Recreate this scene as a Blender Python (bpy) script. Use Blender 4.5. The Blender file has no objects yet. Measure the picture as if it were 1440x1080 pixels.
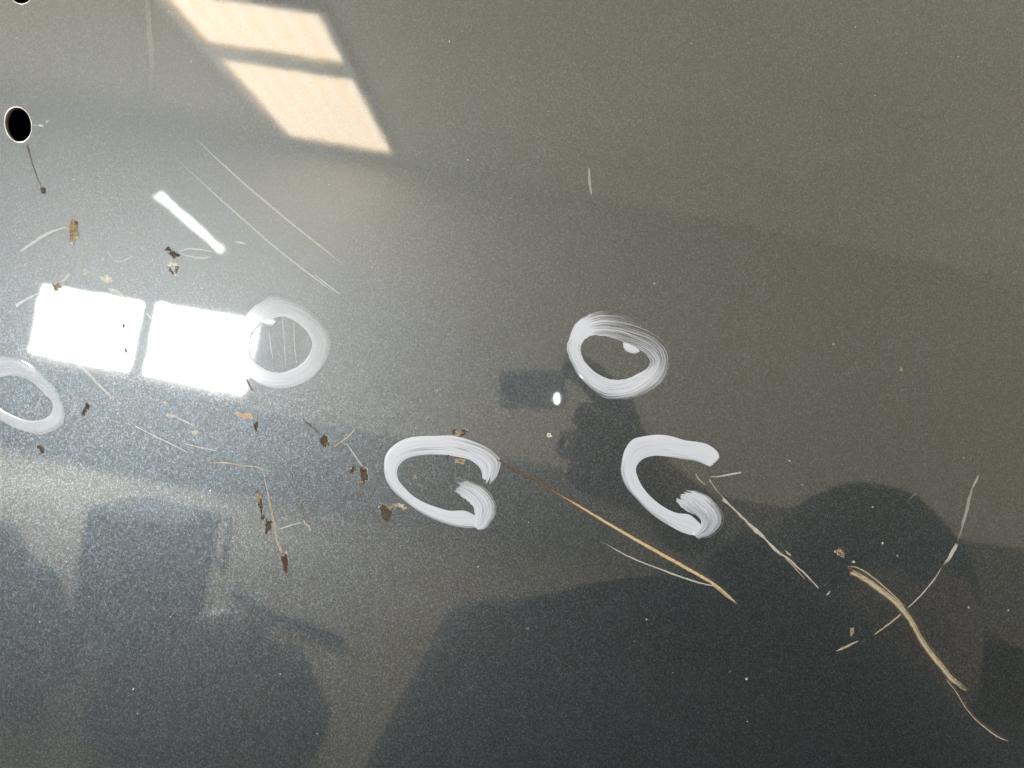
import bpy, bmesh, math, random
from mathutils import Vector, Matrix, noise as mnoise
from mathutils.geometry import delaunay_2d_cdt

random.seed(7)
S = bpy.context.scene
COL = S.collection
R = math.radians

# ------------------------------------------------------------------ camera, light, exposure
H = 1.45            # height of the lens above the workshop floor
DIST = 0.19         # lens to panel
ROLL = R(-11)       # panel and lens are both turned against the level room
cam_d = bpy.data.cameras.new('camera')
cam = bpy.data.objects.new('camera', cam_d)
COL.objects.link(cam)
cam.location = (0, -DIST, H)
cam.rotation_euler = (R(90), ROLL, 0)
cam_d.sensor_width = 36.0
cam_d.lens = 36.0 * DIST / 0.25
cam_d.clip_start = 0.005
cam_d.clip_end = 200
cam_d.dof.use_dof = True
cam_d.dof.focus_distance = DIST + 0.0005
cam_d.dof.aperture_fstop = cam_d.lens / 1.7
S.camera = cam

world = bpy.data.worlds.new('World')
S.world = world
world.use_nodes = True
bg = world.node_tree.nodes['Background']
bg.inputs['Color'].default_value = (1.0, 0.965, 0.885, 1)
bg.inputs['Strength'].default_value = 2.9

S.view_settings.view_transform = 'Standard'
S.view_settings.look = 'None'
S.view_settings.exposure = 0.0
S.view_settings.gamma = 1.0
S.view_settings.use_curve_mapping = False
S.cycles.max_bounces = 5
S.cycles.diffuse_bounces = 3
S.cycles.transparent_max_bounces = 16
S.cycles.sample_clamp_indirect = 10

WHITE_WINDOW = 255.0
WARM_WINDOW = 18.5
TUBE = 38.0

# ------------------------------------------------------------------ helpers
def link(name, me, parent=None, mat=None):
    o = bpy.data.objects.new(name, me)
    COL.objects.link(o)
    if parent: o.parent = parent
    if mat and me is not None:
        me.materials.append(mat)
    return o

def empty(name, loc=(0, 0, 0), rot=(0, 0, 0)):
    o = bpy.data.objects.new(name, None)
    COL.objects.link(o)
    o.location = loc; o.rotation_euler = rot
    o.empty_display_size = 0.02
    return o

def tag(o, label=None, cat=None, group=None, kind=None):
    if label: o['label'] = label
    if cat: o['category'] = cat
    if group: o['group'] = group
    if kind: o['kind'] = kind
    return o

def from_bm(bm, name, parent=None, mat=None, smooth=False):
    bmesh.ops.recalc_face_normals(bm, faces=bm.faces)
    me = bpy.data.meshes.new(name)
    bm.to_mesh(me); bm.free()
    if smooth:
        for p in me.polygons: p.use_smooth = True
    return link(name, me, parent, mat)

def bm_box(bm, lo, hi, bev=0.0):
    b = bmesh.new()
    r = bmesh.ops.create_cube(b, size=1.0)
    for v in b.verts:
        v.co = Vector([lo[i] + (v.co[i] + 0.5) * (hi[i] - lo[i]) for i in range(3)])
    if bev > 0:
        bmesh.ops.bevel(b, geom=b.edges[:], offset=bev, segments=2, affect='EDGES', profile=0.6)
    me = bpy.data.meshes.new('tmp'); b.to_mesh(me); b.free()
    bm.from_mesh(me); bpy.data.meshes.remove(me)

def box(name, lo, hi, mat, parent=None, bev=0.0):
    bm = bmesh.new(); bm_box(bm, lo, hi, bev)
    return from_bm(bm, name, parent, mat)

def bm_tube(bm, pts, rad, seg=10, caps=True):
    pts = [Vector(p) for p in pts]
    if not isinstance(rad, (list, tuple)): rad = [rad] * len(pts)
    rings = []
    for i, p in enumerate(pts):
        a = pts[max(i - 1, 0)]; b = pts[min(i + 1, len(pts) - 1)]
        t = (b - a).normalized()
        up = Vector((0, 0, 1)) if abs(t.z) < 0.9 else Vector((1, 0, 0))
        u = t.cross(up).normalized(); w = t.cross(u)
        rings.append([bm.verts.new(p + (u * math.cos(k * 2 * math.pi / seg) + w * math.sin(k * 2 * math.pi / seg)) * rad[i]) for k in range(seg)])
    for i in range(len(rings) - 1):
        for k in range(seg):
            bm.faces.new((rings[i][k], rings[i][(k + 1) % seg], rings[i + 1][(k + 1) % seg], rings[i + 1][k]))
    if caps:
        bm.faces.new(rings[0][::-1]); bm.faces.new(rings[-1])

def tube(name, pts, rad, mat, parent=None, seg=10):
    bm = bmesh.new(); bm_tube(bm, pts, rad, seg)
    return from_bm(bm, name, parent, mat, smooth=True)

# ------------------------------------------------------------------ materials
def new_mat(name):
    m = bpy.data.materials.new(name)
    m.use_nodes = True
    nt = m.node_tree
    p = nt.nodes['Principled BSDF']
    return m, nt, p

def N(nt, t, **kw):
    n = nt.nodes.new(t)
    for k, v in kw.items():
        setattr(n, k, v)
    return n

def ramp(nt, stops, fac):
    r = N(nt, 'ShaderNodeValToRGB')
    e = r.color_ramp.elements
    while len(e) < len(stops): e.new(0.5)
    for i, (p, c) in enumerate(stops):
        e[i].position = p
        e[i].color = (c, c, c, 1) if isinstance(c, (int, float)) else (*c, 1)
    nt.links.new(fac, r.inputs[0])
    return r.outputs[0]

def tex_noise(nt, vec, scale, detail=3, rough=0.5, dist=0.0):
    n = N(nt, 'ShaderNodeTexNoise')
    n.inputs['Scale'].default_value = scale
    n.inputs['Detail'].default_value = detail
    n.inputs['Roughness'].default_value = rough
    n.inputs['Distortion'].default_value = dist
    if vec is not None: nt.links.new(vec, n.inputs['Vector'])
    return n

def plain(name, col, rough=0.6, var=0.25, scale=6.0, metallic=0.0, spec=0.5):
    m, nt, p = new_mat(name)
    p.inputs['Specular IOR Level'].default_value = spec
    tc = N(nt, 'ShaderNodeTexCoord')
    n = tex_noise(nt, tc.outputs['Object'], scale, 5, 0.6)
    c = ramp(nt, [(0.3, tuple(x * (1 - var) for x in col)), (0.7, tuple(min(1, x * (1 + var)) for x in col))], n.outputs['Fac'])
    nt.links.new(c, p.inputs['Base Color'])
    p.inputs['Roughness'].default_value = rough
    p.inputs['Metallic'].default_value = metallic
    return m

def glow(name, col, strength):
    m, nt, p = new_mat(name)
    p.inputs['Base Color'].default_value = (0.1, 0.1, 0.1, 1)
    p.inputs['Roughness'].default_value = 0.4
    p.inputs['Emission Color'].default_value = (*col, 1)
    p.inputs['Emission Strength'].default_value = strength
    return m

def paint_group():
    nt = bpy.data.node_groups.new('lacquered_metallic_paint', 'ShaderNodeTree')
    nt.interface.new_socket('BSDF', in_out='OUTPUT', socket_type='NodeSocketShader')
    go = nt.nodes.new('NodeGroupOutput')
    p = nt.nodes.new('ShaderNodeBsdfPrincipled')
    L = nt.links.new
    L(p.outputs[0], go.inputs[0])
    tc = N(nt, 'ShaderNodeTexCoord')
    geo = N(nt, 'ShaderNodeNewGeometry')
    # flakes: each cell a tiny mirror leaning its own way
    def flakes(scale, k):
        v = N(nt, 'ShaderNodeTexVoronoi')
        v.inputs['Scale'].default_value = scale
        v.inputs['Randomness'].default_value = 1.0
        L(tc.outputs['Object'], v.inputs['Vector'])
        s = N(nt, 'ShaderNodeVectorMath', operation='SUBTRACT')
        L(v.outputs['Color'], s.inputs[0]); s.inputs[1].default_value = (0.5, 0.5, 0.5)
        q = N(nt, 'ShaderNodeVectorMath', operation='SCALE')
        L(s.outputs[0], q.inputs[0]); q.inputs['Scale'].default_value = k
        return v, q
    v1, q1 = flakes(4200, 0.09)
    v2, q2 = flakes(2100, 0.03)
    add = N(nt, 'ShaderNodeVectorMath', operation='ADD'); L(q1.outputs[0], add.inputs[0]); L(q2.outputs[0], add.inputs[1])
    add2 = N(nt, 'ShaderNodeVectorMath', operation='ADD'); L(add.outputs[0], add2.inputs[0]); L(geo.outputs['Normal'], add2.inputs[1])
    nrm = N(nt, 'ShaderNodeVectorMath', operation='NORMALIZE'); L(add2.outputs[0], nrm.inputs[0])
    L(nrm.outputs[0], p.inputs['Normal'])
    # pigment: near-black green-grey, a little different from flake to flake
    hs = N(nt, 'ShaderNodeSeparateColor'); L(v1.outputs['Color'], hs.inputs[0])
    val = ramp(nt, [(0.0, 0.6), (0.75, 1.0), (1.0, 1.6)], hs.outputs[2])
    big = tex_noise(nt, tc.outputs['Object'], 26, 4, 0.55)
    tint = ramp(nt, [(0.35, (0.0270, 0.0330, 0.0370)), (0.65, (0.0290, 0.0335, 0.0360))], big.outputs['Fac'])
    hue = N(nt, 'ShaderNodeMix', data_type='RGBA', blend_type='OVERLAY')
    hue.inputs[0].default_value = 0.13
    L(tint, hue.inputs[6]); L(v1.outputs['Color'], hue.inputs[7])
    mul = N(nt, 'ShaderNodeMix', data_type='RGBA', blend_type='MULTIPLY')
    mul.inputs[0].default_value = 1.0
    L(hue.outputs[2], mul.inputs[6]); L(val, mul.inputs[7])
    L(mul.outputs[2], p.inputs['Base Color'])
    p.inputs['Metallic'].default_value = 0.85
    p.inputs['Roughness'].default_value = 0.43
    # clear lacquer: faint orange peel, wipe haze
    p.inputs['Coat Weight'].default_value = 1.0
    p.inputs['Coat IOR'].default_value = 1.5
    peel = tex_noise(nt, tc.outputs['Object'], 210, 2, 0.4)
    wav = tex_noise(nt, tc.outputs['Object'], 34, 2, 0.4)
    ma = N(nt, 'ShaderNodeMath', operation='MULTIPLY_ADD')
    L(wav.outputs['Fac'], ma.inputs[0]); ma.inputs[1].default_value = 3.0; L(peel.outputs['Fac'], ma.inputs[2])
    b = N(nt, 'ShaderNodeBump'); b.inputs['Strength'].default_value = 1.0; b.inputs['Distance'].default_value = 0.000004
    L(ma.outputs[0], b.inputs['Height'])
    L(b.outputs[0], p.inputs['Coat Normal'])
    hz = tex_noise(nt, tc.outputs['Object'], 14, 6, 0.65, 0.6)
    cr = ramp(nt, [(0.35, 0.015), (0.75, 0.042)], hz.outputs['Fac'])
    L(cr, p.inputs['Coat Roughness'])
    return nt

PAINT = paint_group()
def paint_node(nt):
    g = nt.nodes.new('ShaderNodeGroup'); g.node_tree = PAINT
    return g.outputs[0]
def car_paint():
    m, nt, p = new_mat('dark_metallic_paint')
    nt.nodes.remove(p)
    nt.links.new(paint_node(nt), nt.nodes['Material Output'].inputs['Surface'])
    return m

def mark_paint(name='white_marker_paint', k=2.4, k0=-0.84, lo=-0.45, hi=0.24, cmax=0.86):
    """white paint-marker: streaky where the felt tip ran dry ('dry' point attribute)"""
    m, nt, p = new_mat(name)
    L = nt.links.new
    uv = N(nt, 'ShaderNodeUVMap')
    mp = N(nt, 'ShaderNodeMapping'); L(uv.outputs[0], mp.inputs['Vector'])
    mp.inputs['Scale'].default_value = (0.40, 9.0, 1.0)
    st = tex_noise(nt, mp.outputs[0], 1.6, 5, 0.68, 0.7)
    mp2 = N(nt, 'ShaderNodeMapping'); L(uv.outputs[0], mp2.inputs['Vector'])
    mp2.inputs['Scale'].default_value = (0.8, 26.0, 1.0)
    st2 = tex_noise(nt, mp2.outputs[0], 1.6, 3, 0.6, 0.1)
    at = N(nt, 'ShaderNodeAttribute', attribute_name='dry')
    mx = N(nt, 'ShaderNodeMath', operation='MULTIPLY_ADD'); L(st2.outputs['Fac'], mx.inputs[0]); mx.inputs[1].default_value = 0.45
    sc = N(nt, 'ShaderNodeMath', operation='MULTIPLY'); L(st.outputs['Fac'], sc.inputs[0]); sc.inputs[1].default_value = 0.75
    L(sc.outputs[0], mx.inputs[2])           # ~0.2 .. 1.0, mean .6
    # cover = clamp((streak + 0.75 - 1.15*dry) ...)
    con = N(nt, 'ShaderNodeMath', operation='MULTIPLY_ADD'); L(mx.outputs[0], con.inputs[0]); con.inputs[1].default_value = k; con.inputs[2].default_value = k0
    a = N(nt, 'ShaderNodeMath', operation='MULTIPLY_ADD'); L(at.outputs['Fac'], a.inputs[0]); a.inputs[1].default_value = -1.15; L(con.outputs[0], a.inputs[2])
    cov = N(nt, 'ShaderNodeMapRange'); L(a.outputs[0], cov.inputs['Value'])
    cov.inputs['From Min'].default_value = lo; cov.inputs['From Max'].default_value = hi
    cov.inputs['To Min'].default_value = 0.0; cov.inputs['To Max'].default_value = cmax
    mixs = N(nt, 'ShaderNodeMixShader')
    col = ramp(nt, [(0.25, (0.215, 0.23, 0.272)), (0.7, (0.24, 0.257, 0.30))], st.outputs['Fac'])
    L(col, p.inputs['Base Color'])
    p.inputs['Roughness'].default_value = 0.42
    p.inputs['Specular IOR Level'].default_value = 0.2
    p.inputs['Coat Weight'].default_value = 0.45
    p.inputs['Coat Roughness'].default_value = 0.10
    nat = N(nt, 'ShaderNodeNewGeometry'); L(nat.outputs['Normal'], p.inputs['Coat Normal'])
    bp = N(nt, 'ShaderNodeBump'); bp.inputs['Strength'].default_value = 0.12; bp.inputs['Distance'].default_value = 0.00003
    L(mx.outputs[0], bp.inputs['Height']); L(bp.outputs[0], p.inputs['Normal'])
    L(cov.outputs[0], mixs.inputs[0]); L(paint_node(nt), mixs.inputs[1]); L(p.outputs[0], mixs.inputs[2])
    L(mixs.outputs[0], nt.nodes['Material Output'].inputs['Surface'])
    return m

def scratch_mat(name, c1, c2, c3, cover, rough=0.6, metallic=0.0, breakup=0.25):
    """scratch through the lacquer; colours vary along its length, cover < 1 = shallow hairline"""
    m, nt, p = new_mat(name)
    L = nt.links.new
    uv = N(nt, 'ShaderNodeUVMap')
    mp = N(nt, 'ShaderNodeMapping'); L(uv.outputs[0], mp.inputs['Vector']); mp.inputs['Scale'].default_value = (5, 3.2, 1)
    n1 = tex_noise(nt, mp.outputs[0], 2.2, 5, 0.7)
    c = ramp(nt, [(0.30, c1), (0.50, c2), (0.68, c3)], n1.outputs['Fac'])
    L(c, p.inputs['Base Color'])
    p.inputs['Roughness'].default_value = rough
    p.inputs['Specular IOR Level'].default_value = 0.12
    p.inputs['Metallic'].default_value = metallic
    mp2 = N(nt, 'ShaderNodeMapping'); L(uv.outputs[0], mp2.inputs['Vector']); mp2.inputs['Scale'].default_value = (14, 3.0, 1)
    mp2.inputs['Location'].default_value = (3.1, 7.7, 0)
    n2 = tex_noise(nt, mp2.outputs[0], 1.6, 4, 0.65)
    cv = N(nt, 'ShaderNodeMapRange'); L(n2.outputs['Fac'], cv.inputs['Value'])
    cv.inputs['From Min'].default_value = 0.5 - breakup; cv.inputs['From Max'].default_value = 0.5 + breakup * 0.2
    cv.inputs['To Min'].default_value = cover * 0.25; cv.inputs['To Max'].default_value = cover
    at = N(nt, 'ShaderNodeAttribute', attribute_name='dry')
    inv = N(nt, 'ShaderNodeMath', operation='SUBTRACT'); inv.inputs[0].default_value = 1.0; L(at.outputs['Fac'], inv.inputs[1])
    mu = N(nt, 'ShaderNodeMath', operation='MULTIPLY'); L(cv.outputs[0], mu.inputs[0]); L(inv.outputs[0], mu.inputs[1])
    mixs = N(nt, 'ShaderNodeMixShader')
    L(mu.outputs[0], mixs.inputs[0]); L(paint_node(nt), mixs.inputs[1]); L(p.outputs[0], mixs.inputs[2])
    L(mixs.outputs[0], nt.nodes['Material Output'].inputs['Surface'])
    return m

def wall_mat(name, c1, c2, scale):
    m, nt, p = new_mat(name)
    L = nt.links.new
    tc = N(nt, 'ShaderNodeTexCoord')
    n = tex_noise(nt, tc.outputs['Object'], scale, 7, 0.62, 0.3)
    L(ramp(nt, [(0.3, c1), (0.7, c2)], n.outputs['Fac']), p.inputs['Base Color'])
    p.inputs['Roughness'].default_value = 0.85
    return m

M = dict(
    paint=car_paint(), mark=mark_paint(), film=mark_paint('thin_white_marker_film', 1.25, -0.15, -0.75, 0.55, 0.58),
    tan=scratch_mat('bare_tan_scratch', (0.085, 0.055, 0.028), (0.21, 0.17, 0.105), (0.36, 0.31, 0.21), 0.98, 0.6),
    straw=scratch_mat('pale_primer_scratch', (0.038, 0.030, 0.020), (0.15, 0.132, 0.094), (0.27, 0.248, 0.19), 0.97, 0.6),
    grey=scratch_mat('grey_lacquer_scratch', (0.10, 0.095, 0.088), (0.19, 0.182, 0.168), (0.29, 0.28, 0.265), 0.92, 0.5),
    hair=scratch_mat('faint_hairline_scratch', (0.22, 0.215, 0.205), (0.28, 0.275, 0.265), (0.34, 0.335, 0.325), 0.34, 0.4),
    pale=scratch_mat('white_lacquer_scratch', (0.16, 0.16, 0.155), (0.23, 0.23, 0.225), (0.30, 0.30, 0.30), 0.50, 0.4),
    smear=scratch_mat('dull_wipe_smear', (0.20, 0.19, 0.17), (0.25, 0.24, 0.21), (0.30, 0.29, 0.26), 0.13, 0.7),
    groove=scratch_mat('dark_groove', (0.012, 0.009, 0.007), (0.03, 0.022, 0.015), (0.075, 0.055, 0.036), 0.97, 0.7),
    rust=scratch_mat('orange_rust', (0.28, 0.13, 0.035), (0.46, 0.25, 0.09), (0.44, 0.28, 0.12), 0.30, 0.8),
    chip=plain('dark_chip_floor', (0.030, 0.022, 0.017), 0.8, 0.6, 2500, spec=0.1),
    chip_red=plain('dark_red_chip_floor', (0.034, 0.016, 0.014), 0.8, 0.5, 2500, spec=0.1),
    chip_tan=plain('tan_chip_floor', (0.115, 0.088, 0.058), 0.8, 0.8, 2600, spec=0.1),
    edge=plain('chip_edge_lacquer', (0.19, 0.187, 0.175), 0.5, 0.7, 2600, spec=0.1),
    rim=plain('bare_steel_rim', (0.42, 0.41, 0.38), 0.38, 0.3, 900, 0.9),
    steel=plain('dark_hole_backing', (0.012, 0.012, 0.014), 0.9, 0.3, 40),
    wall=wall_mat('painted_plaster_wall', (0.80, 0.765, 0.68), (0.88, 0.85, 0.77), 0.7),
    floor=wall_mat('brown_concrete_floor', (0.25, 0.222, 0.165), (0.36, 0.325, 0.25), 1.4),
    frame=plain('cream_window_frame', (0.66, 0.62, 0.53), 0.5),
    white_pane=glow('daylit_window_pane', (0.97, 0.99, 1.0), WHITE_WINDOW),
    tube=glow('fluorescent_tube_glass', (1.0, 0.99, 0.93), TUBE),
    led=glow('lit_flash_led', (0.92, 1.0, 1.0), 80.0),
    phone=plain('pale_phone_shell', (0.75, 0.75, 0.75), 0.8),
    black=plain('black_plastic', (0.02, 0.02, 0.022), 0.4),
    dark=plain('dark_grey_paint', (0.030, 0.032, 0.035), 0.72),
    jacket=plain('dark_teal_jacket_cloth', (0.016, 0.042, 0.050), 0.9, 0.3, 30),
    sweater=plain('blue_grey_jacket', (0.19, 0.19, 0.20), 0.95, 0.25, 60),
    jeans=plain('dark_blue_work_trousers', (0.02, 0.025, 0.04), 0.9, 0.3, 40),
    skin=plain('skin', (0.22, 0.15, 0.115), 0.55, 0.12, 20),
    hairm=plain('dark_teal_hood', (0.020, 0.050, 0.058), 0.9, 0.25, 120),
    boot=plain('black_boot_leather', (0.02, 0.018, 0.016), 0.6),
    glass=plain('lens_glass', (0.01, 0.01, 0.015), 0.1),
)

def warm_pane():
    m, nt, p = new_mat('warm_daylit_rooflight_pane')
    L = nt.links.new
    tc = N(nt, 'ShaderNodeTexCoord')
    w = N(nt, 'ShaderNodeTexWave', wave_type='BANDS', bands_direction='X')
    w.inputs['Scale'].default_value = 2.0; w.inputs['Distortion'].default_value = 1.2; w.inputs['Detail'].default_value = 2
    L(tc.outputs['Object'], w.inputs['Vector'])
    c = ramp(nt, [(0.0, (1.0, 0.75, 0.50)), (0.6, (1.0, 0.80, 0.54)), (1.0, (1.0, 0.85, 0.64))], w.outputs['Fac'])
    L(c, p.inputs['Emission Color'])
    p.inputs['Emission Strength'].default_value = WARM_WINDOW
    p.inputs['Base Color'].default_value = (0.2, 0.18, 0.15, 1)
    return m
M['warm_pane'] = warm_pane()

def roof_sheet():
    """roof sheet, made translucent to brighten its reflection in the panel"""
    m, nt, p = new_mat('brightened_roof_sheet')
    L = nt.links.new
    tc = N(nt, 'ShaderNodeTexCoord')
    n = tex_noise(nt, tc.outputs['Object'], 0.8, 6, 0.6, 0.3)
    c = ramp(nt, [(0.3, (0.74, 0.66, 0.50)), (0.7, (0.86, 0.79, 0.64))], n.outputs['Fac'])
    t = N(nt, 'ShaderNodeBsdfTranslucent'); L(c, t.inputs['Color']); L(c, p.inputs['Base Color'])
    p.inputs['Roughness'].default_value = 0.6
    mx = N(nt, 'ShaderNodeMixShader'); mx.inputs[0].default_value = 0.75  # added translucency: world light comes through and lightens the mirrored roof
    L(p.outputs[0], mx.inputs[1]); L(t.outputs[0], mx.inputs[2])
    L(mx.outputs[0], nt.nodes['Material Output'].inputs['Surface'])
    return m
M['ceil'] = roof_sheet()
M['dark_strip'] = wall_mat('added_dark_strip', (0.26, 0.26, 0.25), (0.36, 0.36, 0.34), 0.9)

# ------------------------------------------------------------------ the setting (seen only as reflections in the lacquer)
WY = -6.2
CZ = 3.35
tag(box('floor', (-8, WY - 0.3, -0.2), (8, 2.0, 0.0), M['floor']), kind='structure')
tag(box('wall', (-8, WY - 0.3, 0.0), (8, WY, CZ), M['wall']), kind='structure')
tag(box('wall_dark_strip', (-8, WY, 0.0), (8, WY + 0.014, 0.76), M['dark_strip']), kind='structure')  # dark strip added low on the wall to darken its reflection
bm = bmesh.new()
lo_ = [bm.verts.new((x, y, CZ)) for x, y in ((-8, WY - 0.3), (8, WY - 0.3), (8, -1.2), (-8, -1.2))]
bm.faces.new(lo_)
tag(from_bm(bm, 'ceiling', None, M['ceil']), kind='structure')

def window(name, rects, frame_box, axis, pane_mat, label, cat):
    """axis 'y': on the wall; 'z': in the ceiling. rects are panes, frame_box the outline"""
    root = empty(name, ((frame_box[0] + frame_box[1]) / 2, WY if axis == 'y' else (frame_box[2] + frame_box[3]) / 2, frame_box[2] if axis == 'y' else CZ))
    tag(root, label, cat)
    inv = -Vector(root.location)
    def mk(nm, a0, a1, b0, b1, d0, d1, mat):
        if axis == 'y': lo, hi = (a0, WY + d0, b0), (a1, WY + d1, b1)
        else: lo, hi = (a0, b0, CZ - d1), (a1, b1, CZ - d0)
        lo = Vector(lo) + inv; hi = Vector(hi) + inv
        return box(nm, lo, hi, mat, root)
    for (a0, a1, b0, b1) in rects:
        mk('pane', a0, a1, b0, b1, 0.004, 0.012, pane_mat)
    fa0, fa1, fb0, fb1 = frame_box
    rs = sorted(rects)
    # outer frame bars
    t = 0.05
    mk('frame_bar', fa0 - t, fa0, fb0 - t, fb1 + t, 0.003, 0.05, M['frame'])
    mk('frame_bar', fa1, fa1 + t, fb0 - t, fb1 + t, 0.003, 0.05, M['frame'])
    mk('frame_bar', fa0, fa1, fb0 - t, fb0, 0.003, 0.048, M['frame'])
    mk('frame_bar', fa0, fa1, fb1, fb1 + t, 0.003, 0.048, M['frame'])
    if axis == 'y':
        mk('mullion', rs[0][1], rs[1][0], fb0, fb1, 0.003, 0.046, M['frame'])
        mk('sill', fa0 - 0.1, fa1 + 0.1, fb0 - t - 0.04, fb0 - t, 0.003, 0.12, M['frame'])
    else:
        ys = sorted((r[2], r[3]) for r in rects)
        for k in range(len(ys) - 1):
            mk('mullion', fa0, fa1, ys[k][1], ys[k + 1][0], 0.003, 0.046, M['frame'])
    return root

window('wall_window', [(-4.44, -3.46, 0.905, 1.555), (-3.31, -2.36, 0.905, 1.585)], (-4.44, -2.36, 0.905, 1.585), 'y', M['white_pane'],
       'bright white two-pane wall window mirrored at the left of the dark panel', 'window')
window('roof_window', [(-2.36, -1.42, -4.17, -3.5), (-2.36, -1.42, -5.93, -4.36)], (-2.36, -1.42, -5.93, -3.5), 'z', M['warm_pane'],
       'warm cream paned roof window mirrored at the top of the dark panel', 'roof window')

tl = empty('tube_lamp', (-2.46, -4.8, 2.2))
tag(tl, 'slim fluorescent tube lamp mirrored as a white streak above the bright window', 'lamp')
a, b = Vector((-2.34, -3.98, 2.235)), Vector((-2.56, -5.55, 2.135))
o0 = Vector(tl.location)
tube('glass_tube', [a - o0, b - o0], 0.026, M['tube'], tl)
dirv = (b - a).normalized()
for q in (a, b):
    sgn = -1 if q is a else 1
    tube('end_cap', [q - o0 + dirv * sgn * 0.001, q - o0 + dirv * sgn * 0.05], 0.03, M['frame'], tl)
    tube('suspension_wire', [q - o0 + Vector((0, 0, 0.03)), Vector((q.x, q.y, CZ)) - o0], 0.003, M['frame'], tl, 6)

# ------------------------------------------------------------------ the panel
K = 0.25 / 1440         # panel grid unit: 0.17 mm
RX, RZ = 4.0, 2.5       # gentle crown of the pressing
def f(x, z): return x * x / (2 * RX) + z * z / (2 * RZ)
def nrm(x, z): return Vector((x / RX, -1, z / RZ)).normalized()
def g2p(gx, gy):
    x = (gx - 720) * K; z = (540 - gy) * K
    k = 1 + f(x, z) / 0.19      # the crown stretches the grid outwards
    return x * k, z * k
def G(gx, gy, lift=0.0):
    """grid coordinates on the panel (origin top left of the marked area) -> local point, lift towards the viewer"""
    x, z = g2p(gx, gy)
    return Vector((x, f(x, z), z)) + nrm(x, z) * lift

panel = empty('car_body_panel', (0, 0, H), (0, ROLL, 0))
tag(panel, 'dark grey metallic car body panel, scratched, chipped and marked with white paint rings', 'car panel')

HOLES = [(25, 175, 18.3, 24.5, -0.22), (28, -19.5, 19, 24.5, -0.22)]
def hole_outline(h, k, n=40):
    cx, cy, rx, ry, rot = h
    out = []
    for i in range(n):
        a = 2 * math.pi * i / n
        ux, uy = rx * k * math.cos(a), ry * k * math.sin(a)
        out.append((cx + ux * math.cos(rot) - uy * math.sin(rot), cy + ux * math.sin(rot) + uy * math.cos(rot)))
    return out

def build_skin():
    X, Z = 0.50, 0.38
    pts = []; edges = []
    nx, nz = 50, 38
    for i in range(nx + 1):
        for j in range(nz + 1):
            x = -X + 2 * X * i / nx; z = -Z + 2 * Z * j / nz
            gx, gy = x / K + 720, 540 - z / K
            if any(math.hypot(gx - h[0], gy - h[1]) < 45 for h in HOLES): continue
            pts.append(Vector((x, z)))
    for h in HOLES:
        s = len(pts)
        ol = hole_outline(h, 1.0)
        for (gx, gy) in ol: pts.append(Vector(g2p(gx, gy)))
        edges += [(s + i, s + (i + 1) % len(ol)) for i in range(len(ol))]
    vs, es, fs, *_ = delaunay_2d_cdt(pts, edges, [], 0, 1e-7)
    keep = []
    for fc in fs:
        c = sum((vs[i] for i in fc), Vector((0, 0))) / len(fc)
        k_ = 1 - f(c.x, c.y) / 0.19
        gx, gy = c.x * k_ / K + 720, 540 - c.y * k_ / K
        inside = False
        for (cx, cy, rx, ry, rot) in HOLES:
            dx, dy = gx - cx, gy - cy
            ux = dx * math.cos(-rot) - dy * math.sin(-rot); uy = dx * math.sin(-rot) + dy * math.cos(-rot)
            if (ux / rx) ** 2 + (uy / ry) ** 2 < 0.99: inside = True
        if not inside: keep.append(fc)
    me = bpy.data.meshes.new('outer_skin')
    me.from_pydata([(v.x, f(v.x, v.y), v.y) for v in vs], [], keep)
    me.update()
    if me.polygons[0].normal.y > 0: me.flip_normals()
    for p in me.polygons: p.use_smooth = True
    me.normals_split_custom_set_from_vertices([nrm(v.x, v.y) for v in vs])
    return link('outer_skin', me, panel, M['paint'])
skin = build_skin()

# folded hem round the edge of the pressing and a dark backing added behind it to keep light out of the holes
bm = bmesh.new()
X, Z = 0.50, 0.38
rim = []
for i in range(51): rim.append((-X + 2 * X * i / 50, -Z))
for j in range(1, 39): rim.append((X, -Z + 2 * Z * j / 38))
for i in range(1, 51): rim.append((X - 2 * X * i / 50, Z))
for j in range(1, 38): rim.append((-X, Z - 2 * Z * j / 38))
prof = [(1.0, 0.0), (1.003, 0.0015), (1.004, 0.004), (1.004, 0.022)]
rows = [[bm.verts.new((x * s, f(x, z) + d, z * s)) for (x, z) in rim] for (s, d) in prof]
for a in range(len(rows) - 1):
    for i in range(len(rim)):
        j = (i + 1) % len(rim)
        bm.faces.new((rows[a][i], rows[a][j], rows[a + 1][j], rows[a + 1][i]))
from_bm(bm, 'hem_flange', panel, M['paint'], True)
box('inner_panel', (-0.505, 0.05, -0.385), (0.505, 0.075, 0.385), M['steel'], panel, 0.004)

for k, h in enumerate(HOLES):
    bm = bmesh.new()
    rows = []
    for (s, lift) in [(1.05, 0.00001), (1.035, 0.00006), (1.015, 0.00003), (0.985, -0.00022), (0.98, -0.0011), (0.985, -0.0012)]:
        rows.append([])
        for i, (gx, gy) in enumerate(hole_outline(h, s)):
            j = 0.6 * mnoise.noise(Vector((i * 0.5, k * 3.0, s * 4))) if s > 1.005 else 0
            rows[-1].append(bm.verts.new(G(gx + j, gy + j, lift)))
    n = len(rows[0])
    for a in range(len(rows) - 1):
        for i in range(n):
            bm.faces.new((rows[a][i], rows[a][(i + 1) % n], rows[a + 1][(i + 1) % n], rows[a + 1][i]))
    from_bm(bm, 'hole_rim', panel, M['rim'], True)

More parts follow.
